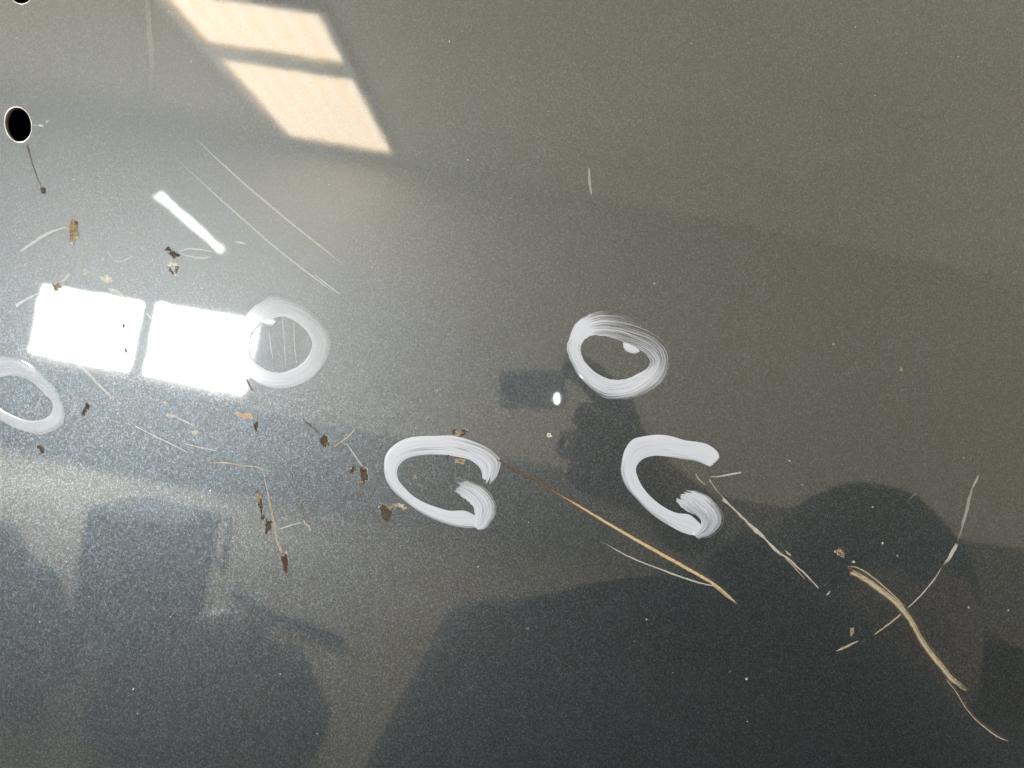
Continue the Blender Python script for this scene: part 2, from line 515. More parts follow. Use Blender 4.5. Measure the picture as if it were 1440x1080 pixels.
# ------------------------------------------------------------------ ribbons: white marks and scratches
def catmull(P, t, closed):
    n = len(P)
    if closed:
        x = t * n; i = int(math.floor(x)); u = x - i
        g = lambda k: P[k % n]
    else:
        x = min(t, 0.999999) * (n - 1); i = int(math.floor(x)); u = x - i
        g = lambda k: P[min(max(k, 0), n - 1)]
    p0, p1, p2, p3 = (Vector(g(i + k)) for k in (-1, 0, 1, 2))
    return 0.5 * ((2 * p1) + (p2 - p0) * u + (2 * p0 - 5 * p1 + 4 * p2 - p3) * u * u + (3 * p1 - p0 - 3 * p2 + p3) * u ** 3)

def ribbon(name, A, B, closed, dry, thick, mat, n=120, m=14, seed=0.0, edge_jit=0.0, base=0.00002, parent=None, ridge=0.05, fray=(0, 0), shear=0.0):
    """paint film between edge lines A and B (grid units); dry(t, v) -> 0 wet .. 1 dry"""
    vs, uvs, drys, faces = [], [], [], []
    rowsn = n if closed else n + 1
    L0 = 0.0; prev = None
    for i in range(rowsn):
        t = i / n
        a = catmull(A, t, closed); b = catmull(B, t, closed)
        if edge_jit:
            a = a + (a - b).normalized() * edge_jit * mnoise.noise(Vector((t * n * 0.35, seed, 1.7)))
            b = b + (b - a).normalized() * edge_jit * mnoise.noise(Vector((t * n * 0.35, seed, 9.2)))
        mid = (a + b) / 2
        if prev is not None: L0 += (mid - prev).length
        prev = mid
        for j in range(m + 1):
            v = j / m
            p = a.lerp(b, v)
            d = dry(t, v)
            if fray[0] or fray[1]:      # bristle ends run out at different lengths
                q_ = 0.5 + 0.9 * mnoise.noise(Vector((v * 7.0, seed, 3.0))) + 0.5 * mnoise.noise(Vector((v * 17.0, seed, 8.0)))
                if fray[0]: d += 1.3 * (1 - sm(t, fray[0] * q_ * 0.7, fray[0] * (0.35 + q_)))
                if fray[1]: d += 1.3 * sm(t, 1 - fray[1] * (0.35 + q_), 1 - fray[1] * q_ * 0.7)
            d = max(0.0, min(1.3, d))
            dome = (1 - abs(2 * v - 1) ** 5)
            r = mnoise.noise(Vector((L0 * 0.012 + seed, v * 9.0, seed * 2)))
            lift = base + thick * dome * (1 - 0.75 * min(d, 1)) * (1 + ridge * r)
            vs.append(G(p.x, p.y, lift)); uvs.append((L0 / 60.0 + seed * 3.3, v + shear * L0 / 60.0)); drys.append(d)
    for i in range(n if closed else n):
        i2 = (i + 1) % rowsn if closed else i + 1
        if closed is False and i2 >= rowsn: break
        for j in range(m):
            faces.append((i * (m + 1) + j, i * (m + 1) + j + 1, i2 * (m + 1) + j + 1, i2 * (m + 1) + j))
    me = bpy.data.meshes.new(name)
    me.from_pydata(vs, [], faces)
    uvl = me.uv_layers.new(name='UVMap')
    for lp in me.loops:
        u, v = uvs[lp.vertex_index]
        uvl.data[lp.index].uv = (u, v)
    if closed:   # unwrap the seam row
        for p in me.polygons:
            us = [uvl.data[l].uv[0] for l in p.loop_indices]
            if max(us) - min(us) > 1.0:
                for l in p.loop_indices:
                    if uvl.data[l].uv[0] < max(us) - 1.0: uvl.data[l].uv = (max(us) + 0.04, uvl.data[l].uv[1])
    at = me.attributes.new('dry', 'FLOAT', 'POINT')
    for i, d in enumerate(drys): at.data[i].value = d
    me.update()
    if me.polygons[0].normal.y > 0: me.flip_normals()
    for p in me.polygons: p.use_smooth = True
    return link(name, me, parent or panel, mat)

def Z4(ox, oy, sc, L): return [(ox + x / sc, oy + y / sc) for x, y in L]
def sm(x, a, b):
    u = max(0.0, min(1.0, (x - a) / (b - a))); return u * u * (3 - 2 * u)
def bump(x, c, w): return max(0.0, 1 - ((x - c) / w) ** 2)
def edge_fade(v, w0, w1, amt): return amt * (max(0, 1 - v / w0) if w0 else 0) + amt * (max(0, 1 - (1 - v) / w1) if w1 else 0)

# ring right of centre
RA_o = Z4(760, 420, 6, [(245,330),(290,220),(380,145),(480,108),(600,115),(720,145),(860,195),(980,265),(1080,370),(1118,480),(1095,590),(1020,700),(920,780),(780,840),(640,852),(540,840),(430,760),(320,650),(250,510),(222,420)])
RA_i = Z4(760, 420, 6, [(345,390),(375,345),(435,310),(520,312),(600,328),(680,358),(760,400),(850,440),(900,480),(925,530),(905,580),(850,620),(780,655),(700,680),(620,685),(540,665),(450,610),(380,540),(350,480),(338,430)])
def dryA(t, v):   # t 0 left, clockwise over the top; v 0 outer 1 inner
    top = bump(t, 0.32, 0.24)
    low = bump(t, 0.72, 0.3)
    return 0.30 + 0.62 * top * (0.55 + 0.45 * (1 - v)) + 0.55 * max(0, 1 - v / 0.35) * (0.4 + 0.6 * low) - 0.25 * bump(t, 0.05, 0.08)
ra = ribbon('white_mark', RA_o, RA_i, True, dryA, 0.00006, M['mark'], 160, 18, 1.3, edge_jit=0.8, shear=0.16)
tag(ra, 'closed white paint ring right of centre, brushed thin along its upper right')
bl = ribbon('paint_blob', Z4(760, 420, 6, [(700,372),(740,382),(800,408),(828,430),(835,445)]), Z4(760, 420, 6, [(695,375),(710,430),(760,458),(800,462),(830,450)]), False, lambda t, v: 0.0, 0.00022, M['mark'], 24, 8, 2.2, parent=ra)
# closed ring beside the bright window reflection
RD_o = Z4(180, 390, 4.5, [(712,300),(775,205),(845,155),(905,115),(1000,128),(1120,178),(1210,250),(1265,330),(1282,420),(1255,520),(1180,620),(1080,680),(980,702),(880,692),(800,655),(735,590),(700,500),(695,400)])
RD_i = Z4(180, 390, 4.5, [(800,345),(828,315),(868,285),(915,262),(985,248),(1045,270),(1105,315),(1150,370),(1165,430),(1140,500),(1080,560),(1000,597),(920,600),(850,572),(800,530),(775,480),(775,420),(785,375)])
def dryD(t, v):
    top = bump(t, 0.30, 0.24)
    return 0.16 + 0.62 * top * (0.35 + 0.65 * (1 - v)) + 0.55 * max(0, 1 - v / 0.3) * (0.35 + 0.65 * top)
rd = ribbon('white_mark', RD_o, RD_i, True, dryD, 0.00002, M['film'], 150, 16, 4.1, edge_jit=0.6, shear=0.14)
tag(rd, 'closed white paint ring touching the bright window reflection, faded grey at upper right')
ribbon('paint_blob', Z4(180, 390, 4.5, [(850,262),(880,255),(915,262),(938,275)]), Z4(180, 390, 4.5, [(848,290),(880,305),(915,308),(935,290)]), False, lambda t, v: 0.05, 0.0002, M['mark'], 20, 8, 5.2, parent=rd)
# ring cut by the left border
RE_o = Z4(0, 400, 4.5, [(-60,480),(0,448),(100,463),(200,515),(290,590),(360,670),(402,770),(408,840),(370,905),(270,947),(180,935),(90,905),(0,855),(-80,780),(-120,680),(-110,560)])
RE_i = Z4(0, 400, 4.5, [(-50,600),(0,590),(80,575),(150,592),(220,632),(280,690),(325,740),(332,790),(300,840),(220,862),(130,850),(60,820),(0,785),(-50,730),(-70,690),(-70,640)])
def dryE(t, v):
    top = bump(t, 0.20, 0.26)
    return 0.20 + 0.60 * top * (0.45 + 0.55 * (1 - v)) + 0.5 * max(0, 1 - v / 0.3)
re_ = ribbon('white_mark', RE_o, RE_i, True, dryE, 0.00002, M['film'], 140, 16, 6.7, edge_jit=0.6, shear=0.14)
tag(re_, 'white paint ring at the left end below the bright window reflection')
# hook of the long straw scratch
HB_o = Z4(500, 580, 6, [(1140,628),(1195,530),(1225,420),(1180,350),(1100,290),(980,240),(830,198),(680,198),(500,205),(380,240),(290,310),(245,400),(250,540),(310,650),(420,750),(560,850),(700,920),(830,960),(960,978),(1070,965)])
HB_i = Z4(500, 580, 6, [(1078,605),(1070,540),(1055,480),(1010,430),(950,395),(860,375),(760,360),(660,355),(560,360),(470,375),(400,410),(355,470),(355,550),(400,620),(480,700),(580,760),(700,805),(800,830),(920,830),(1030,880)])
def dryB(t, v):
    return 0.22 + 0.45 * bump(t, 0.10, 0.22) * (1 - v) + 0.5 * max(0, 1 - v / 0.28) * sm(t, 0.5, 0.75) + 0.28 * max(0, 1 - abs(v - 0.7) / 0.16) * bump(t, 0.38, 0.16) + 0.35 * max(0, (v - 0.88) / 0.12) * bump(t, 0.4, 0.2)
hb = ribbon('white_mark', HB_o, HB_i, False, dryB, 0.00007, M['mark'], 150, 18, 8.3, fray=(0.035, 0))
tag(hb, 'open hook-shaped white paint mark at the start of the long tan scratch')
HBc_o = Z4(500, 580, 6, [(1040,992),(1105,975),(1160,915),(1197,850),(1192,760),(1150,685),(1080,622),(980,580),(900,558),(832,545)])
HBc_i = Z4(500, 580, 6, [(1000,960),(1012,905),(1008,850),(995,800),(968,768),(930,732),(890,702),(858,675),(832,660),(818,645)])
ribbon('brush_tail', HBc_o, HBc_i, False, lambda t, v: 0.28 + 0.32 * (1 - v) * bump(t, 0.5, 0.6) + 0.30 * sm(t, 0.6, 1.0) + 0.4 * max(0, 1 - v / 0.15), 0.00010, M['mark'], 70, 18, 9.6, base=0.00006, parent=hb, edge_jit=1.6, fray=(0, 0.22))
# hook lower right
HC_o = Z4(840, 590, 6, [(1032,330),(1010,268),(930,210),(840,188),(740,175),(620,140),(520,128),(400,140),(300,168),(235,250),(205,360),(200,450),(240,560),(320,660),(450,790),(600,890),(740,960),(870,985)])
HC_i = Z4(840, 590, 6, [(965,402),(905,378),(830,350),(740,335),(640,318),(560,308),(480,305),(400,325),(345,370),(325,430),(350,510),(390,580),(450,650),(520,710),(600,760),(680,790),(780,805),(880,890)])
def dryC(t, v):
    return 0.16 + 0.55 * max(0, 1 - v / 0.3) * bump(t, 0.75, 0.22) + 0.5 * max(0, (v - 0.75) / 0.25) * bump(t, 0.12, 0.14) + 0.2 * max(0, 1 - abs(v - 0.55) / 0.12) * bump(t, 0.33, 0.14)
hc = ribbon('white_mark', HC_o, HC_i, False, dryC, 0.00007, M['mark'], 150, 18, 11.2, fray=(0.02, 0))
tag(hc, 'open hook-shaped white paint mark lowest right, solid white with a brushed curl')
HCc_o = Z4(840, 590, 6, [(840,1000),(880,1003),(960,990),(1040,932),(1078,840),(1040,755),(980,688),(900,630),(800,595),(718,588)])
HCc_i = Z4(840, 590, 6, [(815,965),(870,905),(872,850),(835,808),(792,790),(750,768),(710,738),(680,705),(664,682),(655,655)])
ribbon('brush_tail', HCc_o, HCc_i, False, lambda t, v: 0.30 + 0.30 * bump(t, 0.35, 0.4) * (1 - 0.5 * v) + 0.22 * sm(t, 0.75, 1.0) * v + 0.35 * max(0, 1 - v / 0.15), 0.00010, M['mark'], 70, 18, 12.9, base=0.00006, parent=hc, edge_jit=1.6, fray=(0, 0.14))

_sc = [0]
def scratch(pts, w, mat, label=None, jit=0.25, fade=(0.06, 0.06), lift=0.00003, thick=0.00003, n=None, parent=None, name='scratch'):
    """centre line with widths (grid units)"""
    _sc[0] += 1
    if not isinstance(w, (list, tuple)): w = [w] * len(pts)
    P = [Vector(p) for p in pts]
    A, B = [], []
    for i, p in enumerate(P):
        d = (P[min(i + 1, len(P) - 1)] - P[max(i - 1, 0)]).normalized()
        nn = Vector((-d.y, d.x))
        A.append(p + nn * w[i] / 2); B.append(p - nn * w[i] / 2)
    L = sum((P[i + 1] - P[i]).length for i in range(len(P) - 1))
    n = n or max(6, min(160, int(L / 2.2)))
    if mat in ('hair', 'pale') and thick > 0.00001: thick = 0.0; lift = 0.000012
    def d(t, v):
        e = 0
        if fade[0] and t < fade[0]: e = 1 - t / fade[0]
        if fade[1] and t > 1 - fade[1]: e = max(e, 1 - (1 - t) / fade[1])
        return e
    o = ribbon(name, A, B, False, d, thick, M[mat], n, 4, _sc[0] * 1.37, edge_jit=max(w) * jit, base=lift, parent=parent)
    if label: tag(o, label)
    return o

def blob(cx, cy, rx, ry, rot, n, jit, seed):
    out = []
    for i in range(n):
        a = 2 * math.pi * i / n
        k = 1 + jit * mnoise.noise(Vector((math.cos(a) * 1.3 + seed, math.sin(a) * 1.3, seed * 0.7))) * 2.0 + jit * mnoise.noise(Vector((math.cos(a) * 3.4, math.sin(a) * 3.4 + seed, seed))) * 1.3 + jit * 0.35 * random.uniform(-1, 1)
        k = max(0.35, k)
        ux, uy = rx * k * math.cos(a), ry * k * math.sin(a)
        out.append((cx + ux * math.cos(rot) - uy * math.sin(rot), cy + ux * math.sin(rot) + uy * math.cos(rot)))
    return out

_ch = [0]
def chip(cx, cy, rx, ry, rot=0.0, mat='chip', rim=True, jit=0.35, label=None, name='paint_chip', rimk=1.22):
    _ch[0] += 1
    sd = _ch[0] * 2.71
    n = 28
    ol = blob(cx, cy, rx, ry, rot, n, jit, sd)
    bm = bmesh.new()
    c = bm.verts.new(G(cx, cy, 0.00003))
    r1 = [bm.verts.new(G(cx + (x - cx) * .6, cy + (y - cy) * .6, 0.00003 + random.uniform(0, 0.00005))) for x, y in ol]
    r2 = [bm.verts.new(G(x, y, 0.00003)) for x, y in ol]
    for i in range(n):
        j = (i + 1) % n
        bm.faces.new((c, r1[i], r1[j])); bm.faces.new((r1[i], r2[i], r2[j], r1[j]))
    o = from_bm(bm, name, panel, M[mat], False)
    if label: tag(o, label)
    if rim:   # broken lacquer standing up round part of the chip
        bm = bmesh.new()
        a0 = random.uniform(0, n); span = int(n * random.uniform(0.45, 0.8))
        rows = []
        for q in range(span + 1):
            i = int(a0 + q) % n
            x, y = ol[i]
            k = 1 + (rimk - 1) * math.sin(math.pi * q / span) * random.uniform(0.45, 1.5)
            ox, oy = cx + (x - cx) * k, cy + (y - cy) * k
            rows.append((bm.verts.new(G(x, y, 0.00006)), bm.verts.new(G((x + ox) / 2, (y + oy) / 2, 0.00014)), bm.verts.new(G(ox, oy, 0.00002))))
        for q in range(span):
            for k in range(2):
                bm.faces.new((rows[q][k], rows[q][k + 1], rows[q + 1][k + 1], rows[q + 1][k]))
        from_bm(bm, 'chip_edge', o, M['edge'], False)
    return o

# long scratch from the middle hook towards the lower right
LS = [(699,646),(740,668),(800,703),(860,738),(910,767),(960,795),(1000,818),(1024,837),(1039,853)]
ls = scratch(LS, [3,5.5,8,9,9.5,9,7.5,5,1.5], 'groove', 'long straight tan scratch with dark edges running from a hook mark', 0.12, (0, 0.03), lift=0.00002)
scratch([(775,689),(815,712),(860,739),(910,768),(960,796),(1000,819),(1022,836),(1036,849)], [1,2.4,3.4,4.0,4.0,3.4,2.4,1], 'tan', None, 0.14, (0.15, 0.05), lift=0.00006, parent=ls, name='bare_streak')
for x, y, a_ in ((848,731,5.5),(884,751,6),(907,765,4.5),(930,777,4),(985,808,5)):
    chip(x, y, a_, 1.5, 0.52, 'chip_red', False, 0.5, name='rust_spot')
scratch([(1000,821),(1018,836),(1035,848)], [1,1.6,1], 'straw', None, 0.2, lift=0.00005)
scratch([(845,761),(885,783),(930,801),(975,817),(1008,825)], [0.8,1.6,2.0,2.2,1.4], 'grey', 'hair-thin curved scratch under the long tan scratch', 0.2, (0.15, 0.05))
# scratch beside the lower right hook
q = lambda L: Z4(960, 640, 5.4, L)
scratch(q([(200,182),(225,220),(255,265),(290,300)]), [2.2,2.0,1.4,1.2], 'straw', None, 0.3)
scratch(q([(285,300),(350,372),(430,450),(500,520),(560,575),(610,620),(640,650),(690,705),(740,750),(800,785),(870,850),(950,922),(1037,1016)]), [1.2,2.4,2.8,3.2,5.6,3.6,2.2,4.4,2.4,2.6,2.2,2.4,1.0], 'grey', 'straight pale scratch beside the lowest right hook mark', 0.14, (0.04, 0.02))
scratch(q([(298,334),(325,355),(362,385)]), [2.6,2.4,1], 'grey')
scratch(q([(742,735),(800,800),(860,865),(930,945)]), [1.2,1.8,1.4,0.8], 'straw')
scratch(q([(780,725),(800,745),(825,766)]), [1.4,2.2,1.2], 'tan')
scratch(q([(98,138),(115,175),(145,205),(178,225)]), [1.4,1.6,1.4,1], 'straw')
scratch(q([(208,165),(265,162),(360,147),(450,130)]), [1.0,1.6,2.6,1.6], 'grey', None, 0.15)
# crossing scratches at the right
q = lambda L: Z4(1140, 740, 3.375, L)
xs = scratch(q([(183,212),(260,252),(330,302),(400,358),(450,412),(490,470),(520,530),(570,600),(620,660),(670,722),(715,756),(750,785)]), [9,13,14,13.5,12,11.5,11.5,12.5,11,9.5,5,0.5], 'groove', 'broad ragged straw-coloured scratch at lower right, crossed by a thinner one', 0.10, (0, 0.02), lift=0.00002)
for off, w, mt in ((2.5, 2.6, 'straw'), (0.4, 2.2, 'straw'), (-1.8, 1.5, 'straw'), (1.4, 1.0, 'tan')):
    scratch([(x - off * 0.75, y + off * 0.75) for x, y in q([(195,215),(260,250),(330,300),(400,355),(450,410),(490,470),(522,530),(570,600),(620,660),(668,720),(712,755),(745,782)])],
            [w * .7, w, w * 1.1, w, w, w * .8, w * .9, w * 1.1, w * .9, w * .9, w * .4, .3], mt, None, 0.34, (0.0, 0.04), lift=0.00006, parent=xs, name='bare_streak')
scratch(q([(172,191),(215,195),(270,224),(340,280),(400,335),(448,384)]), [0.8,1.6,1.8,1.7,1.7,1.2], 'straw', None, 0.2)
chip(1195, 799, 5, 2.8, 0.4, 'chip', False)
scratch(q([(580,640),(640,715),(690,780),(730,845),(790,915),(850,965),(900,1000),(945,1022)]), [1.5,2.2,2,1.6,2.2,3,2.6,1.2], 'groove', None, 0.15)
scratch(q([(640,722),(690,786),(728,850),(780,915),(845,970),(895,1003),(942,1022)]), [0.9,1.1,0.8,0.9,1.4,1.8,1.4], 'grey', 'thin curling scratch tail nearest the lower right corner', 0.3)
q = lambda L: Z4(1140, 640, 4.8, L)
scratch(q([(1138,128),(1112,185),(1090,225),(1070,300),(1052,380),(1035,440),(1022,490),(1000,560),(985,600)]), [1.6,2.8,2.4,3.8,4.8,4.2,3,2.4,2], 'pale', 'pale rising scratch above the crossing at the right', 0.2, (0.05, 0.35))
scratch(q([(1136,132),(1112,182),(1092,222)]), [1.2,2.0,1.0], 'grey')
scratch(q([(988,598),(965,640),(930,700),(892,748)]), [4.2,5.2,4.4,1.8], 'grey', None, 0.18, (0.12, 0.35))
scratch(q([(885,755),(850,815),(825,850),(780,905),(740,950),(690,1000),(655,1032)]), [1,1.4,2.0,1.6,1.6,1.5,1.5], 'grey', None, 0.15)
q = lambda L: Z4(1140, 740, 3.375, L)
scratch(q([(430,416),(370,465),(300,516)]), [2.4,2.6,1], 'straw')
scratch(q([(228,544),(172,570),(121,594)]), [1,3.2,1.6], 'straw', 'short pale dash at the lower end of the crossing scratch', 0.2)
chip(1182, 776, 8.2, 6.6, 0.3, 'chip', False, 0.25)
chip(1181.5, 777, 6.4, 4.8, 0.2, 'chip_tan', True, 0.4, 'round rusty tan chip above the broad straw-coloured scratch')
chip(1198, 888, 3.2, 4.6, 0.2, 'chip_tan', True, 0.4)
# fine hairlines in the lacquer at upper left
scratch([(268,188),(310,228),(350,264),(400,306),(440,338),(488,376)], [1.2,2,2.4,2.2,2.2,1], 'hair', 'longest faint hairline scratch below the warm window reflection', 0.2, (0.2, 0.15))
scratch([(240,216),(290,262),(330,298),(380,342),(420,374),(474,414)], [1,1.6,2.2,2,2,1.4], 'hair', None, 0.2, (0.3, 0.1))
scratch([(442,386),(460,400),(478,414)], [0.8,1.4,0.8], 'pale')
scratch([(330,340),(338,341),(346,343)], [1,2.4,1], 'pale')
scratch([(205,-30),(208,20),(212,60),(214,100),(211,140)], [5,7,8,7,4], 'smear', 'faint upright wipe smear near the top left', 0.3, (0.1, 0.5), thick=0.0000005)
scratch([(828,236),(829,252),(831,274)], [2.5,3.5,2], 'hair')
scratch([(396,442),(399,470),(402,520)], [0.9,1.3,0.9], 'hair', None, 0.2, (0.2, 0.1))
scratch([(413,452),(414,480),(417,512)], [0.8,1.4,0.8], 'hair')
scratch([(378,464),(381,490),(384,505)], [0.8,1.2,0.8], 'hair')
# left side scratches
scratch([(38,203),(42,218),(46,232),(54,254),(60,266)], [3,2,1,0.8,1.2], 'groove', 'dark dribble line below the drilled hole')
chip(61, 268, 3.6, 4.6, 0.0, 'chip', False)
scratch([(45,176),(52,176),(62,178)], [0.8,1.6,1], 'pale'); chip(57, 176.5, 3, 1.6, 0.1, 'edge', False); chip(66, 171, 2, 1.2, -0.5, 'edge', False)
chip(103, 322, 6.5, 13.5, -0.12, 'chip_tan', True, 0.4, 'tan flaking chip with a pale tail below the drilled hole')
chip(101, 327, 2.4, 5, 0.1, 'chip', False); chip(106, 313, 4, 3, 0.4, 'chip', False)
scratch([(98,319),(80,323),(64,330),(45,342),(27,354)], [1.6,2.2,4.4,4.2,2.6], 'pale', None, 0.2, (0.15, 0.1))
chip(243, 357, 6, 4.4, 0.7, 'chip', True, 0.5, 'black and white flaked chip beside the white lamp streak')
chip(236, 350, 4, 3, -0.5, 'chip', True, 0.5); chip(245, 373, 7, 8, 0.1, 'edge', False, 0.5); chip(248, 377, 2.4, 4.5, 0.2, 'chip', True); chip(241, 381, 2.2, 5, -0.5, 'chip', False)
chip(247, 388, 3, 2.6, 0, 'edge', False)
scratch([(252,354),(265,350),(282,351),(298,354)], [1,2,2.6,1], 'pale'); scratch([(252,356),(270,361),(285,363),(298,361)], [1,2.4,3,1], 'pale')
chip(149, 391.5, 9.5, 4.6, 0.42, 'edge', False, 0.25, 'pale oval chip above the bright window reflection'); chip(120, 383, 6, 3.2, 0.3, 'edge', False, 0.5); chip(145, 364, 2, 1.6, 0, 'edge', False); chip(89, 359.5, 3, 1.8, 0.3, 'edge', False)
scratch([(152,406),(163,411),(175,418)], [3,6,2], 'pale')
scratch([(98,384),(92,392),(83,398)], [3,4.5,2], 'pale')
chip(78, 404, 4.4, 5, 0.2, 'chip_tan', True, 0.5)
scratch([(22,431),(30,425),(50,414),(68,405)], [4,3.6,2.2,1.4], 'pale', 'white scratch running to the upper corner of the bright window reflection')
scratch([(100,500),(115,516),(140,542),(160,562)], [3,3.6,3,2.2], 'pale', 'straight white scratch below the bright window reflection', 0.15); chip(158, 560, 3, 2.6, 0.6, 'edge', False)
scratch([(205,440),(213,448),(222,457)], [2,2.6,2], 'pale')
chip(174, 459, 2, 4.2, -0.1, 'chip', False); chip(177, 493, 2.2, 5.4, -0.45, 'chip', False)
scratch([(304,466.5),(316,466.2),(330,466.5)], [1,1.6,1], 'groove'); scratch([(263,475),(268,479),(273,482)], [0.8,2.2,0.8], 'groove'); scratch([(352,469),(360,469.5),(369,469)], [1,1.8,1], 'groove')
scratch([(296,472),(302,473.5),(306,473)], [0.8,1.4,0.8], 'groove')
scratch([(150,352),(165,368),(187,360)], [0.6,0.8,0.6], 'hair')
# around and below the left ring
scratch([(343,527),(349,538),(356,551)], [1.6,2.6,1.4], 'groove'); scratch([(341,556),(349,548),(353,540)], [1.4,4,2], 'pale')
scratch([(328,578),(340,583),(350,585),(356,590)], [4,7,9,3], 'rust', 'orange rust smear under the left ring', 0.45, (0.3, 0.1), thick=0.000001)
chip(360, 600, 2.8, 7, 0.05, 'chip', True, 0.4); chip(357.5, 573, 1.4, 2.6, 0, 'edge', False)
chip(119, 577, 4.4, 8.5, 0.25, 'chip', True, 0.5, 'small dark chip right of the ring at the left end'); chip(124, 572, 2, 4, 0.1, 'chip', False)
chip(57, 631, 3, 6, -0.4, 'chip', True, 0.4); chip(88, 625, 4, 4, 0, 'rim', False) if False else None
chip(231, 566.5, 4, 2, 0.1, 'edge', False); chip(240, 585, 5, 2, 0.2, 'edge', False); chip(275, 608, 6, 3, 0.1, 'edge', False, 0.4)
scratch([(188,598),(215,612),(240,624),(264,636)], [1,2,2,1], 'hair'); scratch([(236,582),(255,590),(274,600)], [1.4,2.4,1], 'hair')
scratch([(260,624),(285,630),(305,634)], [1,2,1], 'hair')
scratch([(296,651),(320,651),(340,655),(360,657),(382,664)], [1.2,2,1.8,2.4,1.2], 'straw', None, 0.3); scratch([(354,656),(360,658.5),(366,655)], [1.2,2.6,1.2], 'groove'); chip(297, 651, 2.4, 3, 0, 'chip_tan', True)
chip(456, 620, 5.2, 9.2, 0.05, 'chip', True, 0.3, 'upright dark chip between the left ring and the middle hook'); chip(461, 624, 1.5, 3, -0.5, 'chip', False)
scratch([(424,588),(436,598),(449,610)], [1.2,1.8,1], 'groove', None, 0.2, (0.3, 0.2))
scratch([(470,628),(483,619),(493,611),(500,602)], [1.4,2.2,2,1], 'straw')
scratch([(487,623),(496,636),(504,648),(510,656)], [1.2,2.2,2.4,2], 'pale', None, 0.15)
chip(511.5, 667, 5.2, 11.5, -0.12, 'chip', True, 0.3, 'tall dark chip just left of the middle hook'); chip(496, 661, 3, 5.4, 0.2, 'chip', True, 0.5); chip(508, 678, 3, 2, 0.2, 'chip_tan', False)
chip(542.5, 721, 7.6, 11.5, -0.3, 'chip', True, 0.25, 'largest dark chip, below the left side of the middle hook', rimk=1.15); chip(555, 712, 5, 3.4, -0.4, 'chip_tan', True, 0.5); chip(563, 711, 5, 3, 0.4, 'edge', False, 0.6); chip(569, 715, 3, 3, 0, 'chip_tan', False, 0.6)
chip(638.5, 607.5, 2.4, 3.2, 0, 'chip', True, 0.4); chip(646, 609, 6.4, 3, 0.1, 'chip_tan', True, 0.5); chip(652, 608, 4.2, 5.4, 0.5, 'chip', True, 0.4, 'brown double chip on the upper edge of the middle hook')
chip(629, 641.5, 2.6, 2, 0, 'chip', False, 0.4, None); chip(649, 648, 5, 3, 0.2, 'chip_tan', True, 0.6); chip(647, 649, 2.2, 2.2, 0, 'chip', False)
chip(584, 670, 2.2, 3.2, -0.5, 'chip_tan', False, 0.5)
chip(364, 698, 2.6, 7.5, -0.1, 'chip_tan', True, 0.5); chip(367, 712, 3, 9.5, -0.12, 'chip', True, 0.4, 'chain of narrow dark chips beside a tan scratch'); chip(369.5, 727.5, 2.8, 3.4, 0.3, 'chip', True, 0.4); chip(376, 740, 4, 8.6, 0.05, 'chip', True, 0.45); chip(380, 735, 4, 2.4, -0.5, 'chip', False)
scratch([(371,664),(373,678),(376,692)], [0.8,1.2,1.2], 'hair'); scratch([(376,690),(380,710),(386,738),(390,760),(396,778)], [2.2,2.6,3,3,3.6], 'straw', 'upright tan scratch ending in a dark red chip', 0.14)
chip(400.5, 791, 4.4, 12.5, -0.1, 'chip_red', True, 0.35)
scratch([(393,744),(408,739),(424,735)], [1.2,1.8,1.2], 'hair'); scratch([(427,731),(429,736),(434,740),(437,748)], [1.6,2,2.6,1.6], 'straw')
# specks
for (x, y, r, mt) in [(1172,484,2.0,'chip_tan'),(1267,520,2.4,'chip_tan'),(1203,510,1.5,'chip_tan'),(1200,790,1.8,'edge'),(1027,944,1.8,'chip_tan'),(1050,955,1.6,'edge'),(892,902,1.4,'chip_tan'),(909,871,1.2,'edge'),(742,884,1.8,'chip_tan'),(1227,713,1.4,'edge'),(1241,764,1.6,'edge'),(1362,854,1.6,'edge'),(1418,858,1.2,'edge'),(998,729,1.3,'chip'),(772,612,3.0,'edge'),(1110,648,1.2,'edge'),(1262,782,1.2,'edge'),(1165,835,1.4,'edge')]:  # the pale one beside the flash spot paints in its dimmer second glint
    chip(x, y, r, r * random.uniform(0.7, 1.1), random.uniform(0, 3), mt, False, 0.4, name='speck')
scratch([(1162,838),(1165,834),(1168,831)], [0.8,1.6,0.8], 'grey'); scratch([(1279,702),(1284,697),(1290,692)], [0.6,1.2,0.6], 'hair'); scratch([(1108,647),(1112,649)], [1.4,1], 'hair')

# ------------------------------------------------------------------ things mirrored in the lacquer
# phone that takes the picture, shrunk and pale to keep its reflection faint, its lens just behind the camera position
ph = empty('camera', (0, -DIST - 0.016, H), (0, ROLL, 0))
tag(ph, 'phone reduced to a small pale camera with a lit flash, mirrored as the bright spot near the centre', 'camera')
box('phone_body', (-0.008, -0.014, -0.0135), (0.0295, 0.0, 0.0085), M['phone'], ph, 0.005)
box('lens_plate', (-0.0055, 0.0003, -0.0115), (0.027, 0.0022, 0.006), M['phone'], ph, 0.0008)
for cx, cz in ((0.0, 0.0),):
    tube('lens', [(cx, 0.0025, cz), (cx, 0.0035, cz)], 0.0045, M['glass'], ph, 20)
bm = bmesh.new(); bmesh.ops.create_uvsphere(bm, u_segments=20, v_segments=10, radius=1.0)
for v in bm.verts: v.co = Vector((0.0240 + v.co.x * 0.0012, 0.0026 + v.co.y * 0.0008, -0.0080 + v.co.z * 0.0030))
from_bm(bm, 'flash', ph, M['led'], True)

